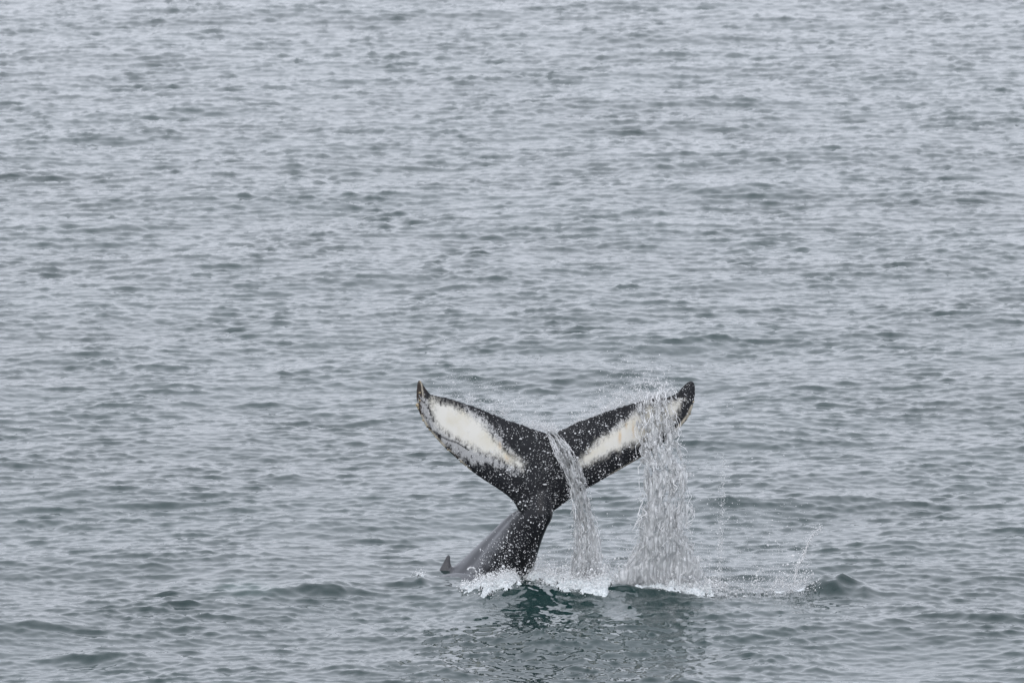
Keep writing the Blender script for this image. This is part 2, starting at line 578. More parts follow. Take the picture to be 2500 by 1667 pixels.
def build_sea():
    # rows even in sight of the camera height, so near and far waves get the same care
    py = np.concatenate([np.arange(1790, -90, -1.75)])
    rows = np.array([on_sea(1250, p)[1] for p in py])
    near = np.linspace(8, rows[0], 40, endpoint=False)
    far = rows[-1] * np.geomspace(1.02, 40, 60)
    rows = np.concatenate([near, rows, far])
    a = 1250 / F * 1.13
    cols = np.linspace(-a, a, 780)
    out = a * np.geomspace(1.02, 30, 36)
    cols = np.concatenate([-out[::-1], cols, out])
    Y, U = np.meshgrid(rows, cols, indexing='ij')
    X = U * Y
    dx, dy, h = sea_disp(X, Y)
    fade = 1 - smooth(400, 900, Y)
    co = np.stack([X + dx * fade, Y + dy * fade, h * fade], -1).reshape(-1, 3)
    r, c = X.shape
    i = np.arange(r * c).reshape(r, c)
    q = np.stack([i[:-1, :-1], i[:-1, 1:], i[1:, 1:], i[1:, :-1]], -1).reshape(-1, 4)
    me = mesh_np('sea', co, q)
    fx, fy = X.ravel(), Y.ravel()
    f = foam_field(fx, fy * 1.0) * 0.72
    # thin foam streaks drifting in front of the tail
    for (ax, ay), (bx, by), wd, st in (((1372, 1478), (1450, 1470), .05, .5), ((1880, 1478), (1985, 1494), .06, .5),
                                       ((1640, 1535), (1760, 1520), .05, .42), ((2080, 1490), (2210, 1484), .05, .4),
                                       ((1905, 1485), (1935, 1478), .08, .55)):
        p0, p1 = on_sea(ax, ay), on_sea(bx, by)
        d = line_d(fx, fy * 0.2, [(p0[0], p0[1] * .2), (p1[0], p1[1] * .2)])
        f = np.maximum(f, st * np.exp(-(d / wd) ** 2))
    attr(me, 'foam', f)
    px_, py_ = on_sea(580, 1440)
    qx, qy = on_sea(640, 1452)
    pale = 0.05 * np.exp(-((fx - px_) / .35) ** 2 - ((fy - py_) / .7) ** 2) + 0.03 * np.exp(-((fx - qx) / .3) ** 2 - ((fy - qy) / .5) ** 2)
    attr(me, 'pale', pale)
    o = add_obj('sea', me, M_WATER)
    tag(o, 'grey rippled open sea with small dark wavelets', 'sea', kind='structure')
    return o


build_sea()

# ------------------------------------------------------------------ the whale
PX = 1.0 / 2.4118                     # one step on the enlargement, in picture positions
TE_L = [(985, 508), (950, 500), (900, 488), (850, 472), (800, 452), (750, 436), (700, 418), (650, 400), (600, 380), (550, 358), (490, 334),
        (440, 318), (400, 306), (330, 286), (275, 276), (240, 264), (215, 232), (195, 200), (180, 184)]
LE_L = [(850, 1010), (790, 985), (762, 955), (742, 918), (718, 888), (680, 855), (620, 815), (550, 770), (470, 712), (400, 652), (340, 598), (290, 548),
        (240, 488), (205, 440), (176, 380), (163, 330), (160, 262), (164, 205), (174, 186)]
TE_R = [(985, 508), (1005, 480), (1050, 462), (1100, 434), (1150, 416), (1200, 398), (1250, 378), (1300, 360), (1350, 345), (1400, 330), (1450, 315),
        (1500, 302), (1550, 294), (1600, 287), (1650, 280), (1690, 264), (1720, 234), (1745, 206), (1772, 191)]
LE_R = [(850, 1010), (935, 985), (958, 965), (1000, 935), (1075, 880), (1170, 823), (1300, 750), (1400, 692), (1500, 634), (1600, 568), (1690, 490),
        (1730, 452), (1765, 408), (1788, 350), (1800, 292), (1803, 240), (1799, 205), (1790, 195), (1782, 190)]


def fluke_depth(px, py, side):
    """the flukes lean back from the camera towards their trailing edge; the tips curl forward a little"""
    base = 118.25 + (1262 - py) / 175.0 * 0.08
    s = np.abs(px - 1340) / 340.0
    return base + 0.16 * s ** 1.3 * (-1 if side < 0 else 0.6) - 0.12 * np.clip(s - 0.8, 0, 1) * 2


def fluke(le, te, side):
    ns, nc = 120, 34
    L = resample(Z1(le), ns); T = resample(Z1(te), ns)
    s = np.linspace(0, 1, ns)
    rag = (fbm(s * 42 + 50 * (side + 2), 3.1, 0, 3) * 2.6 + np.abs(perlin(s * 25 + 9 * side, 1.7, 4)) * 3.0) * smooth(0.02, 0.1, s) * (1 - smooth(0.80, 0.92, s))
    T[:, 1] += rag
    c = np.linspace(0, 1, nc)
    c = 0.5 - 0.5 * np.cos(np.pi * c)
    px = L[:, None, 0] * (1 - c) + T[:, None, 0] * c
    py = L[:, None, 1] * (1 - c) + T[:, None, 1] * c
    tmax = np.interp(s, [0, .12, .3, .6, .9, 1], [.34, .25, .17, .10, .055, .03])
    prof = 2.6 * (np.sqrt(c) * 0.75 - 0.58 * c - 0.17 * c ** 3) + 0.05
    prof = np.clip(prof, 0.03, 1)
    half = 0.5 * tmax[:, None] * prof[None]
    half = np.maximum(half, 0.008)
    Yc = fluke_depth(px, py, side)
    front = P(px, py, Yc - half); back = P(px, py, Yc + half)
    v = np.concatenate([front.reshape(-1, 3), back.reshape(-1, 3)])
    i = np.arange(ns * nc).reshape(ns, nc); j = i + ns * nc
    f = [np.stack([i[:-1, :-1], i[1:, :-1], i[1:, 1:], i[:-1, 1:]], -1).reshape(-1, 4),
         np.stack([j[:-1, :-1], j[:-1, 1:], j[1:, 1:], j[1:, :-1]], -1).reshape(-1, 4)]

    def rim(a, b):
        f.append(np.stack([a[:-1], b[:-1], b[1:], a[1:]], -1))
    rim(i[:, 0], j[:, 0]); rim(j[:, -1], i[:, -1]); rim(i[-1, :], j[-1, :]); rim(j[0, :], i[0, :])
    q = np.concatenate(f)
    if side > 0: q = q[:, ::-1]
    return v, q


def loft(rings):
    n = len(rings[0])
    v = np.concatenate(rings)
    q = []
    for k in range(len(rings) - 1):
        a = np.arange(n) + k * n; b = np.roll(a, -1)
        q.append(np.stack([a, b, b + n, a + n], -1))
    q = np.concatenate(q)
    c0, c1 = len(v), len(v) + 1
    v = np.vstack([v, rings[0].mean(0), rings[-1].mean(0)])
    a = np.arange(n)
    t = [np.stack([np.roll(a, -1), a, np.full(n, c0)], -1)]
    a = a + (len(rings) - 1) * n
    t.append(np.stack([a, np.roll(np.arange(n), -1) + (len(rings) - 1) * n, np.full(n, c1)], -1))
    return v, q, np.concatenate(t)


def peduncle():
    #   dorsal edge    ventral edge   dorsal depth  ventral depth  half breadth
    R = [((905, 690), (948, 700), 118.45, 118.33, .06), ((862, 800), (955, 800), 118.45, 118.24, .12), ((812, 890), (952, 895), 118.50, 118.13, .16),
         ((768, 950), (944, 985), 118.60, 118.02, .18), ((700, 990), (918, 1045), 118.72, 118.05, .20), ((604, 1082), (886, 1125), 118.88, 118.15, .25),
         ((500, 1176), (866, 1205), 119.02, 118.28, .31), ((416, 1252), (852, 1270), 119.14, 118.40, .37), ((345, 1306), (838, 1340), 119.24, 118.50, .44),
         ((245, 1395), (815, 1450), 119.4, 118.6, .56), ((0, 1560), (760, 1620), 119.5, 118.1, .72)]
    D = np.array([P(*Z1([r[0]])[0], r[2]) for r in R]); V = np.array([P(*Z1([r[1]])[0], r[3]) for r in R])
    wd = np.array([[r[4]] for r in R])
    A = resample(np.hstack([D, V, wd]), 70)
    D, V, wd = A[:, :3], A[:, 3:6], A[:, 6]
    ctr = (D + V) / 2
    rings = []
    th = np.linspace(0, 2 * np.pi, 56, endpoint=False)
    for i in range(len(A)):
        ax = ctr[min(i + 1, len(A) - 1)] - ctr[max(i - 1, 0)]
        dv = V[i] - D[i]
        lat = np.cross(ax, dv); lat /= np.linalg.norm(lat)
        a = -np.cos(th); b = np.sin(th)
        # keeled above and below, fuller on the belly side of the flank
        b = np.sign(b) * np.abs(b) ** 1.25 * (1 + 0.22 * a)
        b = b * (1 - 0.16 * np.exp(-((a + 0.45) / 0.16) ** 2))
        rings.append(ctr[i] + dv / 2 * a[:, None] * 0.98 + lat * (wd[i] * b)[:, None])
    return loft(rings)


def dorsal_fin():
    out = Z1([(235, 1420), (272, 1345), (291, 1310), (311, 1270), (328, 1236), (341, 1212), (351, 1204), (361, 1216), (362, 1248), (368, 1278), (384, 1296), (420, 1310), (430, 1400)])
    out = resample(np.vstack([out, out[:1]]), 80)[:-1]
    ctr = out.mean(0)
    rings = []
    for t, sh in ((-.075, .30), (-.065, .6), (-.035, .90), (0, 1.), (.035, .90), (.065, .6), (.075, .30)):
        q = ctr + (out - ctr) * sh
        taper = np.clip((q[:, 1] - 1350) / 60, 0.25, 1)
        rings.append(P(q[:, 0], q[:, 1], 119.2 + t * taper * 1.3))
    return loft(rings)


def build_whale():
    vs_, qs, ts, off = [], [], [], 0
    for v, q in (fluke(LE_L, TE_L, -1), fluke(LE_R, TE_R, 1)):
        vs_.append(v); qs.append(q + off); off += len(v)
    for v, q, t in (peduncle(), dorsal_fin()):
        vs_.append(v); qs.append(q + off); ts.append(t + off); off += len(v)
    me = mesh_np('whale_raw', np.vstack(vs_), np.vstack(qs), np.vstack(ts))
    tmp = add_obj('whale_raw', me)
    m = tmp.modifiers.new('r', 'REMESH'); m.mode = 'VOXEL'; m.voxel_size = 0.0135; m.use_smooth_shade = True
    s = tmp.modifiers.new('s', 'SMOOTH'); s.factor = 0.5; s.iterations = 9
    dg = bpy.context.evaluated_depsgraph_get()
    out = bpy.data.meshes.new_from_object(tmp.evaluated_get(dg))
    out.name = 'humpback_whale'
    bpy.data.objects.remove(tmp); bpy.data.meshes.remove(me)
    n = len(out.vertices)
    co = np.empty(n * 3, np.float32); out.vertices.foreach_get('co', co); co = co.reshape(-1, 3).astype(float)
    no = np.empty(n * 3, np.float32); out.vertices.foreach_get('normal', no); no = no.reshape(-1, 3)
    out.polygons.foreach_set('use_smooth', np.ones(len(out.polygons), bool))
    px, py = unproject(co)
    zx, zy = (px - 950) / PX, (py - 850) / PX           # markings are laid out over the flukes' own outline
    under = smooth(-0.1, 0.25, -no[:, 1])
    left = poly_sd(zx, zy, [(238, 292), (300, 306), (380, 330), (440, 368), (500, 400), (560, 440), (600, 495), (650, 555), (700, 605), (760, 645), (805, 680),
                            (785, 715), (715, 690), (640, 650), (560, 625), (490, 595), (440, 568), (380, 535), (320, 500), (272, 455), (252, 400), (240, 340)])
    right = poly_sd(zx, zy, [(1095, 700), (1160, 600), (1220, 545), (1300, 490), (1380, 438), (1450, 380), (1500, 345), (1560, 325), (1640, 320), (1700, 300), (1725, 300),
                             (1722, 335), (1690, 400), (1670, 450), (1610, 505), (1540, 530), (1480, 560), (1400, 582), (1340, 605), (1280, 640), (1200, 672), (1150, 705)])
    white = np.maximum(left, right) / 62.0
    attr(out, 'white', np.where(under > 0.02, np.clip(white, -1.2, 1.2), -1.2))
    g = poly_sd(zx, zy, [(190, 250), (225, 300), (260, 420), (330, 490), (460, 570), (640, 650), (780, 710), (760, 740), (600, 690), (500, 680), (420, 650), (300, 540), (210, 430), (178, 340)])
    g2 = poly_sd(zx, zy, [(430, 320), (560, 400), (640, 470), (700, 560), (760, 640), (700, 640), (560, 500), (440, 400)])
    g3 = poly_sd(zx, zy, [(1160, 610), (1300, 470), (1420, 380), (1500, 300), (1600, 300), (1450, 420), (1330, 500)])
    grey = np.clip(0.55 + np.maximum(np.maximum(g, g2 - 8), g3 - 6) / 60, 0, 1.0) * under
    attr(out, 'grey', grey)
    strip = np.maximum(smooth(15, 5, line_d(zx, zy, [(190, 400), (215, 450), (250, 500), (300, 555), (360, 615), (420, 668)])),
                       smooth(17, 8, line_d(zx, zy, [(1788, 345), (1765, 395), (1728, 445), (1690, 482)])))
    strip = np.maximum(strip, 0.8 * smooth(7, 3, line_d(zx, zy, [(480, 718), (440, 680), (415, 655)])))
    strip = np.maximum(strip, 0.6 * smooth(8, 3, line_d(zx, zy, [(1600, 566), (1500, 630), (1400, 688), (1300, 745)])))
    strip = np.maximum(strip, 0.75 * smooth(5, 2, line_d(zx, zy, [(183, 190), (192, 215), (196, 250), (203, 290)])))
    strip = strip * (0.55 + 0.45 * smooth(-0.3, 0.2, fbm(zx * .03, zy * .03, 1.0, 3))) * under
    attr(out, 'strip', np.clip(strip, 0, 1))
    attr(out, 'brown', smooth(60, 10, line_d(zx, zy, [(176, 200), (172, 300), (190, 370)])) * 0.8 + 0.2 * smooth(75, 30, np.hypot(zx - 325, zy - 1275)))
    scar = smooth(5, 2, line_d(zx, zy, [(262, 488), (300, 515), (350, 540), (400, 556), (440, 580), (470, 600)]))
    scar = np.maximum(scar, smooth(7, 3, np.abs(np.hypot((zx - 342) / 1.3, zy - 588) - 5)))
    scar = np.maximum(scar, smooth(8, 3, line_d(zx, zy, [(350, 608), (375, 622), (400, 640), (412, 662)])))
    scar = np.maximum(scar, smooth(6, 3, line_d(zx, zy, [(226, 462), (246, 474)])))
    scar = np.maximum(scar, smooth(6, 3, line_d(zx, zy, [(303, 312), (305, 336)])))
    scar = np.maximum(scar, smooth(6, 3, np.hypot(zx - 1745, zy - 425)))
    attr(out, 'scar', scar * under)
    tan = np.zeros(n)
    for cx, cy, rx, ry in ((1358, 520, 9, 36), (1440, 478, 7, 40), (1395, 455, 6, 20), (655, 565, 12, 24), (700, 640, 14, 20), (1500, 450, 10, 30)):
        tan = np.maximum(tan, np.exp(-((zx - cx) / rx) ** 2 - ((zy - cy) / ry) ** 2))
    attr(out, 'tan', tan)
    # the back and flank are greyer than the belly side
    bk = poly_sd(zx, zy, [(760, 930), (700, 1130), (640, 1220), (560, 1320), (500, 1420), (200, 1430), (300, 1200), (600, 900)])
    attr(out, 'back', smooth(-20, 60, bk + 25 * fbm(zx * .02, zy * .02, 3, 3)) * smooth(900, 960, zy))
    o = add_obj('humpback_whale', out, M_SKIN)
    tag(o, 'black humpback whale diving with white-marked tail flukes raised above the sea', 'whale')
    return o, co, no


whale, W_CO, W_NO = build_whale()


def barnacle_mesh():
    v, f = [], []
    n = 8
    prof = [(1.0, 0.0), (0.86, 0.45), (0.5, 0.85), (0.34, 0.80), (0.2, 0.55)]
    for r, z in prof:
        for i in range(n):
            a = 2 * math.pi * i / n
            rr = r * (1 + 0.12 * (i % 2))
            v.append((rr * math.cos(a), rr * math.sin(a), z))
    for k in range(len(prof) - 1):
        for i in range(n):
            j = (i + 1) % n
            f.append((k * n + i, k * n + j, (k + 1) * n + j, (k + 1) * n + i))
    me = bpy.data.meshes.new('barnacle')
    me.from_pydata(v, [], f + [tuple(range((len(prof) - 1) * n, len(prof) * n))])
    me.materials.append(M_BARN)
    return me


def build_barnacles():
    me = barnacle_mesh()
    wx, wy = unproject(W_CO)
    vis = W_NO[:, 1] < 0.15
    for zx, zy, r in ((161, 335, .030), (196, 425, .018), (222, 465, .016), (236, 484, .014), (178, 262, .016), (183, 310, .014), (420, 668, .015), (346, 600, .015),
                      (1796, 318, .016), (1775, 390, .014), (182, 200, .012), (172, 352, .018)):
        x, y = 950 + zx * PX, 850 + zy * PX
        d = np.hypot(wx - x, wy - y) + np.where(vis, 0, 100)
        i = int(np.argmin(d))
        b = bpy.data.objects.new('barnacle', me)
        C.objects.link(b)
        nv = Vector(W_NO[i])
        b.location = Vector(W_CO[i]) - nv * 0.003
        b.rotation_euler = nv.to_track_quat('Z', 'Y').to_euler()
        b.scale = (r, r, r * 0.9)
        b.parent = whale


build_barnacles()

# ------------------------------------------------------------------ water in the air
_t = (1 + 5 ** .5) / 2
ICO_V = np.array([(-1, _t, 0), (1, _t, 0), (-1, -_t, 0), (1, -_t, 0), (0, -1, _t), (0, 1, _t), (0, -1, -_t), (0, 1, -_t), (_t, 0, -1), (_t, 0, 1), (-_t, 0, -1), (-_t, 0, 1)])
ICO_V = ICO_V / np.linalg.norm(ICO_V[0])
ICO_F = np.array([(0, 11, 5), (0, 5, 1), (0, 1, 7), (0, 7, 10), (0, 10, 11), (1, 5, 9), (5, 11, 4), (11, 10, 2), (10, 7, 6), (7, 1, 8), (3, 9, 4), (3, 4, 2), (3, 2, 6), (3, 6, 8), (3, 8, 9), (4, 9, 5), (2, 4, 11), (6, 2, 10), (8, 6, 7), (9, 8, 1)])
OCT_V = np.array([(1, 0, 0), (-1, 0, 0), (0, 1, 0), (0, -1, 0), (0, 0, 1), (0, 0, -1)], float)
OCT_F = np.array([(0, 2, 4), (2, 1, 4), (1, 3, 4), (3, 0, 4), (2, 0, 5), (1, 2, 5), (3, 1, 5), (0, 3, 5)])


def rot_rand(n):
    q = rng.normal(size=(n, 4)); q /= np.linalg.norm(q, axis=1)[:, None]
    a, b, c, d = q.T
    return np.stack([np.stack([1 - 2 * (c * c + d * d), 2 * (b * c - a * d), 2 * (b * d + a * c)], -1),
                     np.stack([2 * (b * c + a * d), 1 - 2 * (b * b + d * d), 2 * (c * d - a * b)], -1),
                     np.stack([2 * (b * d - a * c), 2 * (c * d + a * b), 1 - 2 * (b * b + c * c)], -1)], 1)


def drops_geo(pts, rad, stretch=None):
    """numpy verts and tris of many drops; the larger ones rounder"""
    V, T, off = [], [], 0
    st = np.ones(len(pts)) if stretch is None else stretch
    for sel, bv, bf in ((rad >= 0.0085, ICO_V, ICO_F), (rad < 0.0085, OCT_V * 1.25, OCT_F)):
        n = int(sel.sum())
        if not n: continue
        R = rot_rand(n)
        sh = np.exp(rng.normal(0, 0.22, (n, 1, 3)))
        v = np.einsum('nij,kj->nki', R, bv) * rad[sel][:, None, None] * sh
        v[:, :, 2] *= st[sel][:, None]
        v += pts[sel][:, None, :]
        k = len(bv)
        t = bf[None] + (np.arange(n) * k)[:, None, None] + off
        V.append(v.reshape(-1, 3)); T.append(t.reshape(-1, 3)); off += n * k
    return np.vstack(V), np.vstack(T)


def drops_obj(name, pts, rad, stretch=None, parent=None, mat=None):
    v, t = drops_geo(np.asarray(pts), np.asarray(rad), stretch)
    o = add_obj(name, mesh_np(name, v, tris=t), mat or M_DROP, parent)
    o['kind'] = 'stuff'
    return o


def radii(n, med, sig, lo=0.0012, hi=0.022):
    return np.clip(med * np.exp(rng.normal(0, sig, n)), lo, hi)


def scatter_poly(poly, n, dens=None):
    """random positions in a polygon measured on the enlargement, kept with probability dens"""
    poly = np.asarray(poly, float)
    lo, hi = poly.min(0), poly.max(0)
    out = np.zeros((0, 2))
    while len(out) < n:
        c = rng.uniform(lo, hi, (n * 2, 2))
        ok = poly_sd(c[:, 0], c[:, 1], poly) > 0
        if dens is not None:
            ok &= rng.uniform(size=len(c)) < dens(c[:, 0], c[:, 1])
        out = np.vstack([out, c[ok]])
    return out[:n]


def tubes(paths, rads, sides=6):
    V, Q, off = [], [], 0
    th = np.linspace(0, 2 * np.pi, sides, endpoint=False)
    for p, r in zip(paths, rads):
        d = np.gradient(p, axis=0)
        d /= np.linalg.norm(d, axis=1)[:, None] + 1e-9
        a = np.cross(d, np.array([0.31, 1.0, 0.17])); a /= np.linalg.norm(a, axis=1)[:, None] + 1e-9
        b = np.cross(d, a)
        ring = p[:, None] + r[:, None, None] * (a[:, None] * np.cos(th)[None, :, None] + b[:, None] * np.sin(th)[None, :, None])
        m = len(p)
        V.append(ring.reshape(-1, 3))
        i = np.arange(m * sides).reshape(m, sides) + off
        Q.append(np.stack([i[:-1], np.roll(i, -1, 1)[:-1], np.roll(i, -1, 1)[1:], i[1:]], -1).reshape(-1, 4))
        off += m * sides
    return np.vstack(V), np.vstack(Q)


def stream(name, left, right, depth, label, cat, nstr, ndrop, hole, seed, sheet_from=0.0, group=None):
    """falling water between two edges; depth gives Y from lip to sea"""
    nu, nv = 76, 270
    L = resample(Z1(left), nv); R = resample(Z1(right), nv)
    L, R = L + (L - R) * 0.10, R + (R - L) * 0.10
    v = np.linspace(0, 1, nv)
    Yv = np.interp(v, np.linspace(0, 1, len(depth)), depth)
    foot = P(*((L[-1] + R[-1]) / 2), Yv[-1])
    root = add_obj(name, None)
    root.location = foot
    tag(root, label, cat, group)
    u = np.linspace(0, 1, nu)
    U, Vv = np.meshgrid(u, v)
    for sd2, back_off in ((seed, 0.0), (seed + 40.0, 0.09)):
        wob = 0.14 * fbm(Vv * 6 + sd2, U * 2, sd2, 3)
        Ue = U + wob * (U * (1 - U) * 4 * 0.6 + 0.35)
        px = L[:, None, 0] * (1 - Ue) + R[:, None, 0] * Ue
        py = L[:, None, 1] * (1 - U) + R[:, None, 1] * U
        fold = 0.05 * fbm(U * 7, Vv * 4, sd2 + 3, 3) + 0.02 * fbm(U * 22, Vv * 14, sd2 + 9, 2) - 0.10 * np.sin(np.pi * U) * smooth(0, .4, Vv)
        Yc = Yv[:, None] + fold + back_off
        thick = 0.010 + 0.010 * (0.5 + fbm(U * 16, Vv * 7, sd2 + 5, 2)).clip(0, 1.5)
        front = P(px, py, Yc - thick / 2); back = P(px, py, Yc + thick / 2)
        co = np.concatenate([front.reshape(-1, 3), back.reshape(-1, 3)])
        nz = fbm(U * 9, Vv * 9, sd2 + 1, 4) + 0.5 * fbm(U * 26, Vv * 22, sd2 + 2, 2)
        edge = np.minimum(U, 1 - U)
        keep = nz < (hole[0] * (1 - Vv) + hole[1] * Vv) + 0.0
        keep &= edge > 0.02 + 0.13 * (0.5 + fbm(Vv * 22, U * 5, sd2 + 4, 4))
        keep &= Vv > sheet_from
        cell = keep[:-1, :-1] & keep[1:, :-1] & keep[1:, 1:] & keep[:-1, 1:]
        i = np.arange(nu * nv).reshape(nv, nu); j = i + nu * nv
        q = np.stack([i[:-1, :-1], i[1:, :-1], i[1:, 1:], i[:-1, 1:]], -1)[cell]
        q2 = np.stack([j[:-1, :-1], j[:-1, 1:], j[1:, 1:], j[1:, :-1]], -1)[cell]
        full = np.concatenate([q, q2])
        # close the torn edges so the sheet is a solid film
        ed = {}
        for quad in q:
            for a, b in ((quad[0], quad[1]), (quad[1], quad[2]), (quad[2], quad[3]), (quad[3], quad[0])):
                if (b, a) in ed: del ed[(b, a)]
                else: ed[(a, b)] = 1
        m = nu * nv
        rims = np.array([(b, a, a + m, b + m) for a, b in ed], np.int32)
        full = np.concatenate([full, rims])
        used = np.unique(full); remap = np.full(len(co), -1); remap[used] = np.arange(len(used))
        sheet = mesh_np('water_sheet', co[used], remap[full])
        add_obj('water_sheet', sheet, M_SHEET, root)
    # ropes and threads of water
    paths, rads = [], []
    for s in range(nstr):
        u0 = rng.uniform(0.02, 0.98)
        if rng.uniform() < 0.25: u0 = rng.choice([rng.uniform(0, .06), rng.uniform(.94, 1)])
        a = rng.uniform(0, 0.75) if rng.uniform() < 0.7 else rng.uniform(0, .1)
        b = min(1.0, a + rng.uniform(0.05, 0.24))
        t = np.linspace(a, b, 46)
        uu = u0 + 0.20 * perlin(t * 11 + s * 3.7, s * 1.3, seed) + 0.07 * perlin(t * 34 + s, s * 2.1, seed)
        uu = np.clip(uu, -0.04, 1.04)
        lx = np.interp(t, v, L[:, 0]); ly = np.interp(t, v, L[:, 1]); rx = np.interp(t, v, R[:, 0]); ry = np.interp(t, v, R[:, 1])
        yy = np.interp(t, v, Yv) - 0.05 * rng.uniform(-.3, 1.6) - 0.10 * np.sin(np.pi * np.clip(uu, 0, 1)) * smooth(0, .4, t) + 0.03 * perlin(t * 14 + s, s, seed)
        paths.append(P(lx + (rx - lx) * uu, ly + (ry - ly) * uu, yy))
        r = rng.choice([0.003, 0.0042, 0.0065], p=[.5, .35, .15]) * (0.75 + 0.9 * np.abs(perlin(t * 55 + s * 9, s, 2)))
        r *= np.clip(np.minimum((t - a), (b - t)) / (b - a) * 7, 0.05, 1)
        paths[-1][:, 2] += 0
        rads.append(r)
    vv, qq = tubes(paths, rads)
    o = add_obj('water_strand', mesh_np('water_strand', vv, qq), M_STRAND, root); o['kind'] = 'stuff'
    # drops torn off it
    t = rng.uniform(0, 1, ndrop) ** 0.75
    uu = 0.5 + (rng.beta(1.1, 1.1, ndrop) - 0.5) * (1.05 + 0.25 * t)
    lx = np.interp(t, v, L[:, 0]); ly = np.interp(t, v, L[:, 1]); rx = np.interp(t, v, R[:, 0]); ry = np.interp(t, v, R[:, 1])
    yy = np.interp(t, v, Yv) + rng.normal(-0.06, 0.10, ndrop)
    clump = 0.5 + fbm(uu * 8, t * 8, seed + 7, 2)
    k = rng.uniform(size=ndrop) < np.clip(clump, 0.15, 1)
    pts = P(lx + (rx - lx) * uu, ly + (ry - ly) * uu, yy)[k]
    drops_obj('water_drop', pts, radii(len(pts), 0.0033, 0.55), np.exp(rng.normal(0.45, 0.35, len(pts))), root)
    return root


stream('water_stream', [(905, 470), (955, 545), (1005, 660), (1045, 770), (1075, 880), (1088, 990), (1085, 1100), (1080, 1200), (1068, 1330), (1055, 1425)],
       [(985, 490), (1050, 570), (1112, 660), (1150, 750), (1168, 850), (1190, 950), (1212, 1030), (1235, 1100), (1246, 1200), (1250, 1310), (1262, 1425)],
       [118.35, 118.0, 117.88, 117.75, 117.6, 117.5, 117.45], 'narrow white stream of water pouring from the notch between the flukes', 'falling water', 22, 1500, (0.34, 0.46), 3.0,
       group='water pouring off the tail')
stream('water_curtain', [(1470, 320), (1465, 420), (1478, 540), (1500, 690), (1510, 850), (1500, 960), (1475, 1060), (1460, 1160), (1405, 1250), (1345, 1340), (1310, 1425)],
       [(1640, 300), (1678, 420), (1705, 540), (1740, 690), (1760, 850), (1757, 1000), (1757, 1100), (1790, 1200), (1835, 1300), (1870, 1425)],
       [118.35, 118.12, 117.92, 117.75, 117.6, 117.5, 117.45, 117.4], 'broad white curtain of water falling from the right fluke to the sea', 'falling water', 36, 3000, (0.16, 0.62), 8.0,
       group='water pouring off the tail')

# ---- the leaning jet thrown up at the right end of the splash
jp = [(1941, 1423), (1948, 1385), (1958, 1367), (1966, 1352), (1971, 1334), (1977, 1320), (1992, 1298), (2006, 1287)]
jet = add_obj('water_jet', None)
jet.location = P(1941, 1430, 117.5)
tag(jet, 'thin leaning jet of water thrown up at the right end of the splash', 'water jet')
jj = resample(jp, 60)
paths, rads = [], []
for s in range(9):
    t = np.linspace(0, 1, 60)
    off = (s - 4) * 1.3 * (1 - 0.6 * t) + 3.5 * perlin(t * 5 + s, s * 1.7, 4)
    paths.append(P(jj[:, 0] - np.abs(off) * (0.5 if s else 0), jj[:, 1] + 0.3 * off, 117.45 + 0.01 * off))
    rads.append((0.010 if s == 4 else 0.0055) * (1 - 0.75 * t) * (0.6 + 0.8 * np.abs(perlin(t * 18 + s * 5, s, 1))) + 0.001)
vv, qq = tubes(paths, rads)
o = add_obj('water_strand', mesh_np('water_strand', vv, qq), M_STRAND, jet); o['kind'] = 'stuff'
n = 420
t = rng.uniform(0, 1.05, n)
bx = np.interp(t, np.linspace(0, 1, 60), jj[:, 0]); by = np.interp(t, np.linspace(0, 1, 60), jj[:, 1])
drops_obj('water_drop', P(bx - rng.exponential(7, n) + 2, by + rng.normal(0, 5, n), 117.45 + rng.normal(0, .06, n)), radii(n, .0048, .4), None, jet)


# ---- loose spray
def spray(name, pts, rad, label, stretch=None, group=None, cat='spray'):
    return tag(drops_obj(name, pts, rad, stretch), label, cat, group)


# in front of the flukes and tail stock
body_poly = [(250, 300), (440, 330), (600, 395), (800, 460), (985, 490), (1100, 440), (1300, 365), (1600, 290), (1700, 270), (1770, 195), (1800, 210), (1800, 300), (1760, 400), (1690, 490),
             (1500, 630), (1170, 830), (1000, 935), (935, 1000), (885, 1110), (850, 1340), (440, 1345), (560, 1140), (730, 960), (700, 870), (470, 715), (300, 560)]


def dens_body(x, y):
    d = smooth(330, 620, x + 0.35 * (y - 350)) * 0.9
    d = d * (1 - 0.80 * smooth(0, 30, poly_sd(x, y, [(240, 290), (440, 350), (640, 500), (800, 690), (640, 640), (440, 570), (260, 450)])))
    d = d * (1 - 0.80 * smooth(-5, 30, poly_sd(x, y, [(1110, 690), (1220, 545), (1450, 380), (1640, 310), (1700, 400), (1600, 510), (1400, 585), (1200, 670)])))
    d = d * (1 - 0.85 * smooth(-30, 30, poly_sd(x, y, [(750, 930), (700, 1080), (560, 1180), (440, 1345), (200, 1345), (600, 950)])))
    d = d * (0.35 + 0.75 * smooth(-0.3, 0.5, fbm(x * .016, y * .016, 1.5, 4)) ** 1.3)
    d = d + 0.4 * np.exp(-((x - 680) / 70) ** 2 - ((y - 1230) / 80) ** 2) + 0.45 * np.exp(-((x - 960) / 60) ** 2 - ((y - 700) / 180) ** 2)
    return np.clip(d, 0.015, 1)


b = scatter_poly(body_poly, 4600, dens_body)
pp = Z1(b)
depth = fluke_depth(pp[:, 0], pp[:, 1], np.where(pp[:, 0] < 1340, -1, 1)[0]) - 0.28 - rng.exponential(0.25, len(b))
depth = np.where(b[:, 1] > 900, 117.65 - rng.exponential(0.2, len(b)), depth)
spray('water_spray', P(pp[:, 0], pp[:, 1], depth), radii(len(b), 0.0029, 0.6, hi=0.013), 'white water drops flying in front of the black flukes and tail stock')

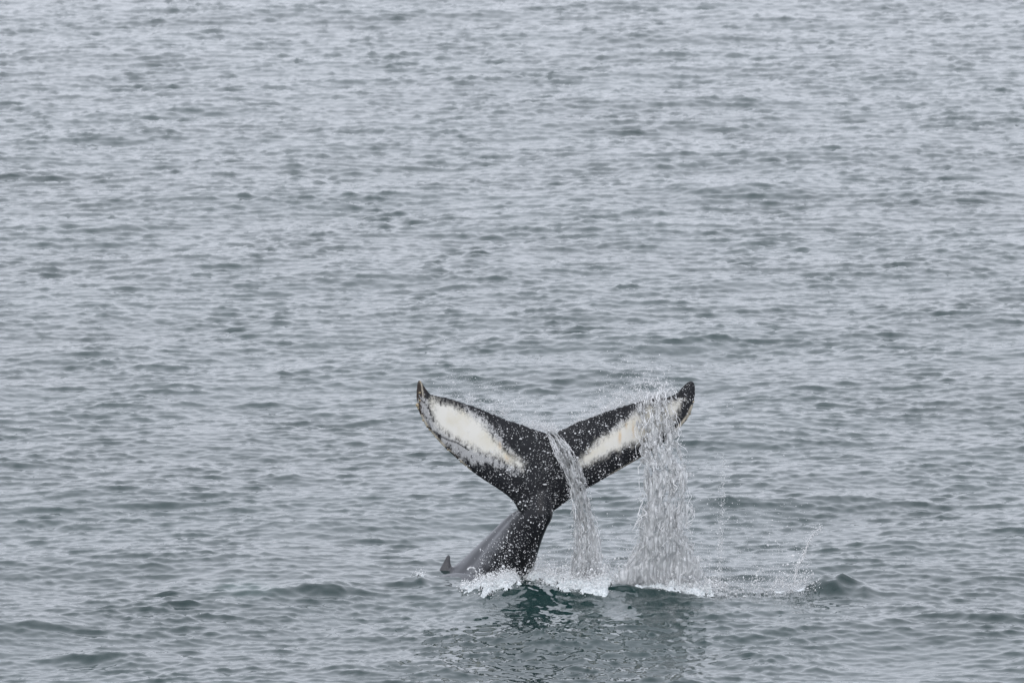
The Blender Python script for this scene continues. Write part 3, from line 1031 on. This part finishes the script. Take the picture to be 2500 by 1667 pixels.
# mist blown off the trailing edges
n = 11000
t = rng.beta(1.7, 1.0, n)
ex = np.interp(t, np.linspace(0, 1, 6), [300, 450, 600, 750, 880, 1000]); ey = np.interp(t, np.linspace(0, 1, 6), [280, 322, 380, 436, 482, 500])
up = rng.exponential(1.0, n) * np.interp(t, [0, .3, .7, .9, 1], [50, 52, 50, 34, 18])
mx, my = ex + rng.normal(0, 18, n) - up * 0.25, ey - up - 2
kp = rng.uniform(size=n) < np.clip(0.55 + 0.9 * fbm(mx * .014, my * .022, 3.3, 4), 0.06, 1)
mx, my, n = mx[kp], my[kp], int(kp.sum())
pp = Z1(np.stack([mx, my], -1))
spray('water_spray', P(pp[:, 0], pp[:, 1], 118.6 + rng.normal(0, .15, n)), radii(n, .0024, .5), 'fine mist blown up along the trailing edge of the left fluke')
n = 12000
t = rng.beta(1.8, 1.4, n)
ex = np.interp(t, np.linspace(0, 1, 6), [1040, 1180, 1320, 1450, 1580, 1690]); ey = np.interp(t, np.linspace(0, 1, 6), [468, 408, 352, 316, 290, 266])
up = rng.exponential(1.0, n) * np.interp(t, [0, .3, .5, .72, .9, 1], [14, 34, 48, 60, 44, 22])
mx, my = ex + rng.normal(0, 20, n) - up * 0.2, ey - up + 4
kp = rng.uniform(size=n) < np.clip(0.6 + 0.9 * fbm(mx * .016, my * .022, 7.1, 4), 0.08, 1)
mx, my, n = mx[kp], my[kp], int(kp.sum())
pp = Z1(np.stack([mx, my], -1))
spray('water_spray', P(pp[:, 0], pp[:, 1], 118.7 + rng.normal(0, .15, n)), radii(n, .0029, .5), 'dense white spray bursting over the trailing edge of the right fluke')

# curling sheets over the right fluke's edge
paths, rads = [], []
for s in range(70):
    x0 = rng.normal(1560, 70); y0 = np.interp(x0, [1400, 1650], [328, 278])
    t = np.linspace(0, 1, 26)
    hgt, ln = rng.uniform(20, 110), rng.uniform(-80, 90)
    x = x0 + ln * t + 10 * perlin(t * 5 + s, s, 1); y = y0 + 10 - hgt * 4 * t * (1 - t) * 0.6 + 30 * t * t + 8 * perlin(t * 6 + s, s, 3)
    q = Z1(np.stack([x, y], -1))
    paths.append(P(q[:, 0], q[:, 1], 118.7 - 0.35 * t + rng.normal(0, .05)))
    rads.append(rng.choice([.003, .0045, .006]) * (0.5 + np.abs(perlin(t * 14 + s * 3, s, 7))) * np.clip(np.minimum(t, 1 - t) * 8, .1, 1))
vv, qq = tubes(paths, rads)
o = add_obj('water_strand', mesh_np('water_strand', vv, qq), M_STRAND)
tag(o, 'curling threads of water breaking over the edge of the right fluke', 'spray', kind='stuff')

# loose drops right of the curtain and the thin falling thread
n = 800
x = rng.normal(1965, 9, n) + rng.normal(0, 14, n) * rng.uniform(0, 1, n); y = 620 + 760 * rng.uniform(0, 1, n) ** 0.7
x = x - (y - 700) * 0.03
pp = Z1(np.stack([x, y], -1))
spray('falling_drops', P(pp[:, 0], pp[:, 1], 117.5 + rng.normal(0, .08, n)), radii(n, .0031, .42), 'thin broken thread of falling drops right of the broad curtain', np.exp(rng.normal(.3, .3, n)))
n = 2600
x = rng.uniform(1700, 2480, n); y = 1400 - rng.exponential(1, n) * np.interp(x, [1700, 1900, 2100, 2480], [170, 220, 190, 110])
x = x + (1400 - y) * 0.05
pp = Z1(np.stack([x, y], -1))
spray('water_spray', P(pp[:, 0], pp[:, 1], 117.5 + rng.normal(0, .2, n)), radii(n, .0033, .45), 'scattered drops over the sea between the broad curtain and the leaning jet')
n = 1700
x = rng.uniform(860, 1480, n); y = 1400 - rng.exponential(1, n) * 85
pp = Z1(np.stack([x, y], -1))
spray('water_spray', P(pp[:, 0], pp[:, 1], 117.6 + rng.normal(0, .2, n)), radii(n, .0033, .45), 'scattered drops low over the sea at the foot of the narrow stream')

# ---- the small loop of drops by the dorsal fin
n = 70
a = np.linspace(-2.4, 1.6, n)
pp = Z1(np.stack([480 + 30 * np.cos(a) + rng.normal(0, 1.5, n) + 4, 1330 + 42 * np.sin(a) + rng.normal(0, 1.5, n)], -1))
spray('water_loop', P(pp[:, 0], pp[:, 1], 117.9 + rng.normal(0, .02, n)), radii(n, .007, .3), 'small curling loop of drops in front of the whale\'s back')


# ---- foam where the water churns
def build_foam():
    x0, _ = on_sea(985, 1430); x1, _ = on_sea(2020, 1430)
    y0, y1 = on_sea(1250, 1475)[1], on_sea(1250, 1385)[1]
    xs = np.arange(x0, x1, 0.022); ys = np.arange(y0, y1, 0.03)
    X, Y = np.meshgrid(xs, ys)
    dx, dy, h = sea_disp(X, Y)
    f = foam_field(X, Y)
    br = fbm(X * 5, Y * 3.2, 4.0, 4)
    m = f + 0.45 * br - 0.42
    bil = np.abs(fbm(X * 7, Y * 5, 8.0, 3)) * 0.09 + np.abs(perlin(X * 22, Y * 18, 2)) * 0.03
    top = h - 0.02 + np.clip(m, 0, .6) * 0.14 + np.clip(m * 3, 0, 1) * bil
    keep = (m > 0) & (X < on_sea(1745, 1440)[0])
    cell = keep[:-1, :-1] & keep[1:, :-1] & keep[1:, 1:] & keep[:-1, 1:]
    r, c = X.shape
    i = np.arange(r * c).reshape(r, c)
    q = np.stack([i[:-1, :-1], i[:-1, 1:], i[1:, 1:], i[1:, :-1]], -1)[cell]
    co = np.stack([X + dx, Y + dy, top], -1).reshape(-1, 3)
    used = np.unique(q); rm = np.full(len(co), -1); rm[used] = np.arange(len(used))
    V = [co[used]]; Q = rm[q]
    # bubbles and drops tossed above it
    n = 13000
    pick = rng.choice(r * c, n, p=(np.clip(f - 0.22, 0, 1) * (0.4 + np.clip(br + .4, 0, 1))).ravel() / (np.clip(f - 0.22, 0, 1) * (0.4 + np.clip(br + .4, 0, 1))).sum())
    pt = co[pick].copy()
    pt[:, :2] += rng.normal(0, 0.02, (n, 2))
    pt[:, 2] += rng.exponential(1, n) * (0.018 + np.interp(pt[:, 0], [-0.6, 0.0, 0.9, 3.0, 4.0], [0.022, 0.03, 0.075, 0.06, 0.10]) * np.clip(f.ravel()[pick], 0, 1))
    spray('foam_drops', pt, radii(n, .0048, .5), 'low white drops and bubbles tossed above the churned foam')
    o = add_obj('sea_foam', mesh_np('sea_foam', V[0], Q), M_FOAM)
    tag(o, 'white churned foam on the sea at the foot of the whale and falling water', 'foam', kind='stuff')


build_foam()
